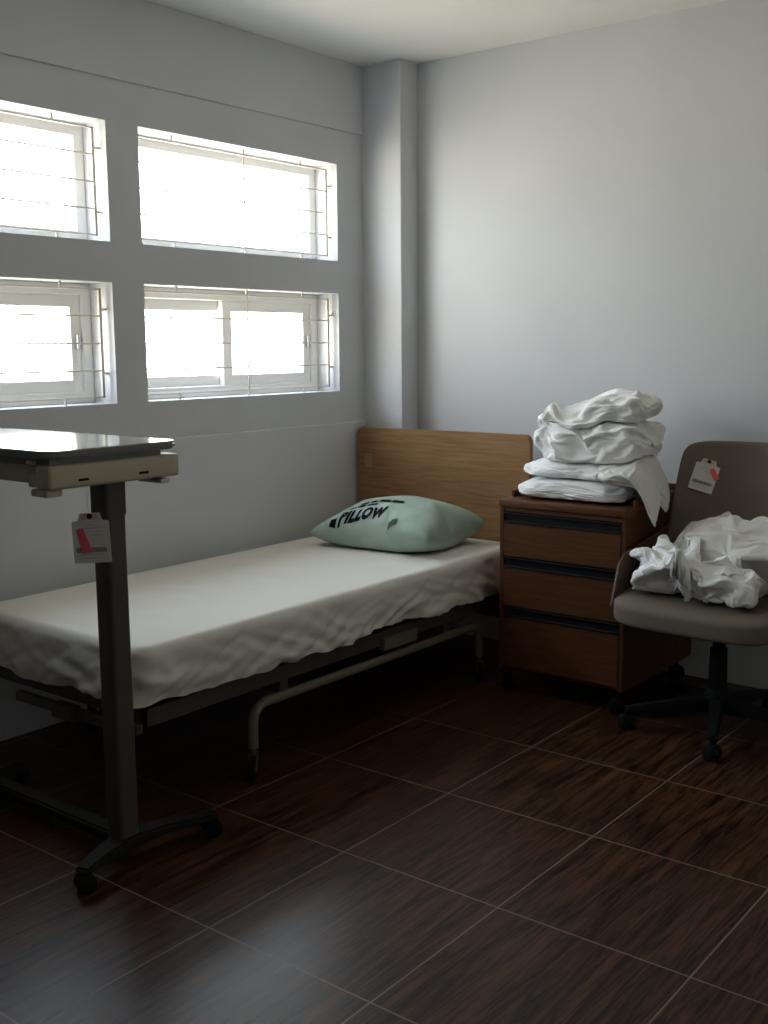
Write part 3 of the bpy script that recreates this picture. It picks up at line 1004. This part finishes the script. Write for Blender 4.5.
for k in range(5):
    a = math.radians(-71 + 72 * k + 2)
    d = Vector((math.cos(a), math.sin(a)))
    bm = BM()
    bar(bm, [d * .03, d * .17, d * .33], [.05, .042, .032], [.066, .066, .062], [.122, .106, .082])
    bevel_all(bm, .006)
    obj('base_leg', bm, M_BLACK, ch, True, 40)
    p = d * .325
    twin_caster(ch, p.x, p.y, a + .9 + k, .027, .066, .05)

paper_tag('white paper tag with pink sticker leaning on the taupe chair backrest',
          [(.010, -.030), (.024, -.018), (.056, -.052), (.040, -.066)],
          (1.502, .112, .938), (math.radians(-15.6), math.radians(14), math.radians(10)), None)

# ------------------------------------------------------------------ folded linen on the drawers
bpy.context.view_layer.update()
LG = 'folded white linen stacked on the bedside drawers'
z0 = ZT + .001
a = cloth_item('folded_linen', M_LINEN, .47, .36, .085, (1.066, -.055, z0), (0, 0, .02), 26, 6, 11, .012, 8, .12, on=[ns])
tag(a, 'smooth folded white linen at the bottom of the stack on the drawers', 'linen', LG)
b = cloth_item('folded_linen', M_LINEN, .48, .35, .085, (1.070, -.045, z0 + .080), (0, .01, -.05), 26, 5, 12, .014, 8, .2, bend=.05, on=[ns, a])
tag(b, 'flat folded white linen, second from the bottom of the stack on the drawers', 'linen', LG)
def hang(c):
    k = max(0, c.x - .02)
    c.z -= k * k * 6.5 + k * .35
    c.x -= k * .25
    return c
d_ = cloth_item('folded_linen', M_CREAM, .29, .36, .11, (1.318, -.115, z0 + .072), (0, .05, .12), 28, 4, 13, .03, 9, .3, bend=.06, warp=hang, on=[ns, a, b])
tag(d_, 'crumpled off-white linen drooping over the right edge of the drawers', 'linen', LG)
e_ = cloth_item('folded_linen', M_LINEN, .50, .37, .19, (1.118, -.05, z0 + .140), (0, -.02, .08), 28, 5, 3, .03, 8, .26, press=-2, bend=.07, on=[a, b, d_])
tag(e_, 'puffy wrinkled white linen just under the topmost piece of the stack', 'linen', LG)
def slope(c):
    c.z += .20 * c.x - .5 * c.x * c.x
    return c
g_ = cloth_item('folded_linen', M_LINEN, .47, .37, .155, (1.118, -.04, z0 + .265), (0, 0, .10), 28, 3.3, 15, .03, 8, .28, press=-1.5, bend=.07, warp=slope, on=[a, b, d_, e_])
tag(g_, 'topmost folded white sheet crowning the linen stack on the drawers', 'linen', LG)

# ------------------------------------------------------------------ loose washing on the chair
HG = 'rumpled white cloths heaped on the chair seat'
SZ = .505
h1 = cloth_item('rumpled_cloth', M_CREAM, .48, .28, .28, (1.705, -.135, SZ), (0, 0, .08), 30, 2.3, 22, .07, 8, .5, bend=.06, grav=.5, on=[seat], xmin=1.395, ymax=-.055)
tag(h1, 'large off-white rumpled cloth at the back of the heap on the chair seat', 'cloth', HG)
h2 = cloth_item('rumpled_cloth', M_LINEN, .26, .36, .20, (1.505, -.270, SZ), (0, 0, .15), 32, 2.2, 24, .08, 10, .55, bend=.03, grav=.6, on=[seat, h1], xmin=1.392, relax=4, ymax=-.07, push=(-.3, -1))
tag(h2, 'white rumpled cloth at the left of the heap, beside the drawers', 'cloth', HG)
h3 = cloth_item('rumpled_cloth', M_LINEN, .31, .22, .165, (1.728, -.345, SZ), (0, 0, -.05), 32, 2.3, 26, .08, 11, .5, press=-2, bend=.03, grav=.6, on=[seat, h1, h2], xmin=1.395, relax=4, push=(.3, -1))
tag(h3, 'white rumpled cloth with a hem, lowest in front of the heap on the chair', 'cloth', HG)

# ------------------------------------------------------------------ light: bright overcast sky and sunlit ground outside
w = bpy.data.worlds.new('sky'); sc.world = w; w.use_nodes = True
nt = w.node_tree
bg = nt.nodes['Background']
tc = nt.nodes.new('ShaderNodeTexCoord')
sp = nt.nodes.new('ShaderNodeSeparateXYZ'); nt.links.new(tc.outputs['Generated'], sp.inputs[0])
cr = nt.nodes.new('ShaderNodeValToRGB')
el = cr.color_ramp.elements
el[0].position = 0.0; el[0].color = (.80, .71, .56, 1)
el[1].position = 1.0; el[1].color = (.60, .76, 1.0, 1)
for p, c in ((.42, (1.08, .99, .84)), (.52, (1.05, 1.03, .98)), (.68, (.86, .94, 1.04))):
    k = el.new(p); k.color = (*c, 1)
mr = nt.nodes.new('ShaderNodeMapRange'); mr.inputs['From Min'].default_value = -1; mr.inputs['From Max'].default_value = 1
nt.links.new(sp.outputs[2], mr.inputs['Value']); nt.links.new(mr.outputs[0], cr.inputs['Fac'])
nt.links.new(cr.outputs['Color'], bg.inputs['Color'])
bg.inputs['Strength'].default_value = 15.5

for y0, y1 in WY:
    for z0_, z1_ in ((ZU0, ZU1), (ZL0, ZL1)):
        l = bpy.data.lights.new('window_portal', 'AREA'); l.shape = 'RECTANGLE'
        l.size = y1 - y0; l.size_y = z1_ - z0_
        l.cycles.is_portal = True
        o = bpy.data.objects.new('window_portal', l); link(o)
        o.location = (XW - WT - .005, (y0 + y1) / 2, (z0_ + z1_) / 2)
        # local x along y, local y along z, -z pointing to +x
        o.rotation_euler = Matrix(((0, 0, -1), (-1, 0, 0), (0, 1, 0))).to_euler()

# ------------------------------------------------------------------ camera
YAW, PITCH, ROLL, F = .6684, -.1497, -.0080, 1095.24
cyw, syw = math.cos(YAW), math.sin(YAW)
fwd = Vector((-syw * math.cos(PITCH), cyw * math.cos(PITCH), math.sin(PITCH)))
right = Vector((cyw, syw, 0)); up = right.cross(fwd)
r2 = right * math.cos(ROLL) + up * math.sin(ROLL)
u2 = up * math.cos(ROLL) - right * math.sin(ROLL)
cam = bpy.data.objects.new('camera', bpy.data.cameras.new('camera')); link(cam)
Mx = Matrix((r2, u2, -fwd)).transposed().to_4x4()
Mx.translation = (3.0963, -3.9043, 1.3794)
cam.matrix_world = Mx
cam.data.sensor_fit = 'VERTICAL'; cam.data.sensor_height = 36.0; cam.data.lens = F * 36.0 / 1024
cam.data.clip_start = .05
sc.camera = cam

sc.view_settings.view_transform = 'Standard'
sc.view_settings.look = 'None'
sc.view_settings.gamma = 1.0
sc.view_settings.exposure = 0.0
sc.view_settings.use_curve_mapping = False
sc.cycles.use_denoising = True
sc.cycles.max_bounces = 10
sc.cycles.diffuse_bounces = 6
sc.cycles.transparent_max_bounces = 12
sc.cycles.sample_clamp_indirect = 12
sc.cycles.caustics_reflective = False
sc.cycles.caustics_refractive = False
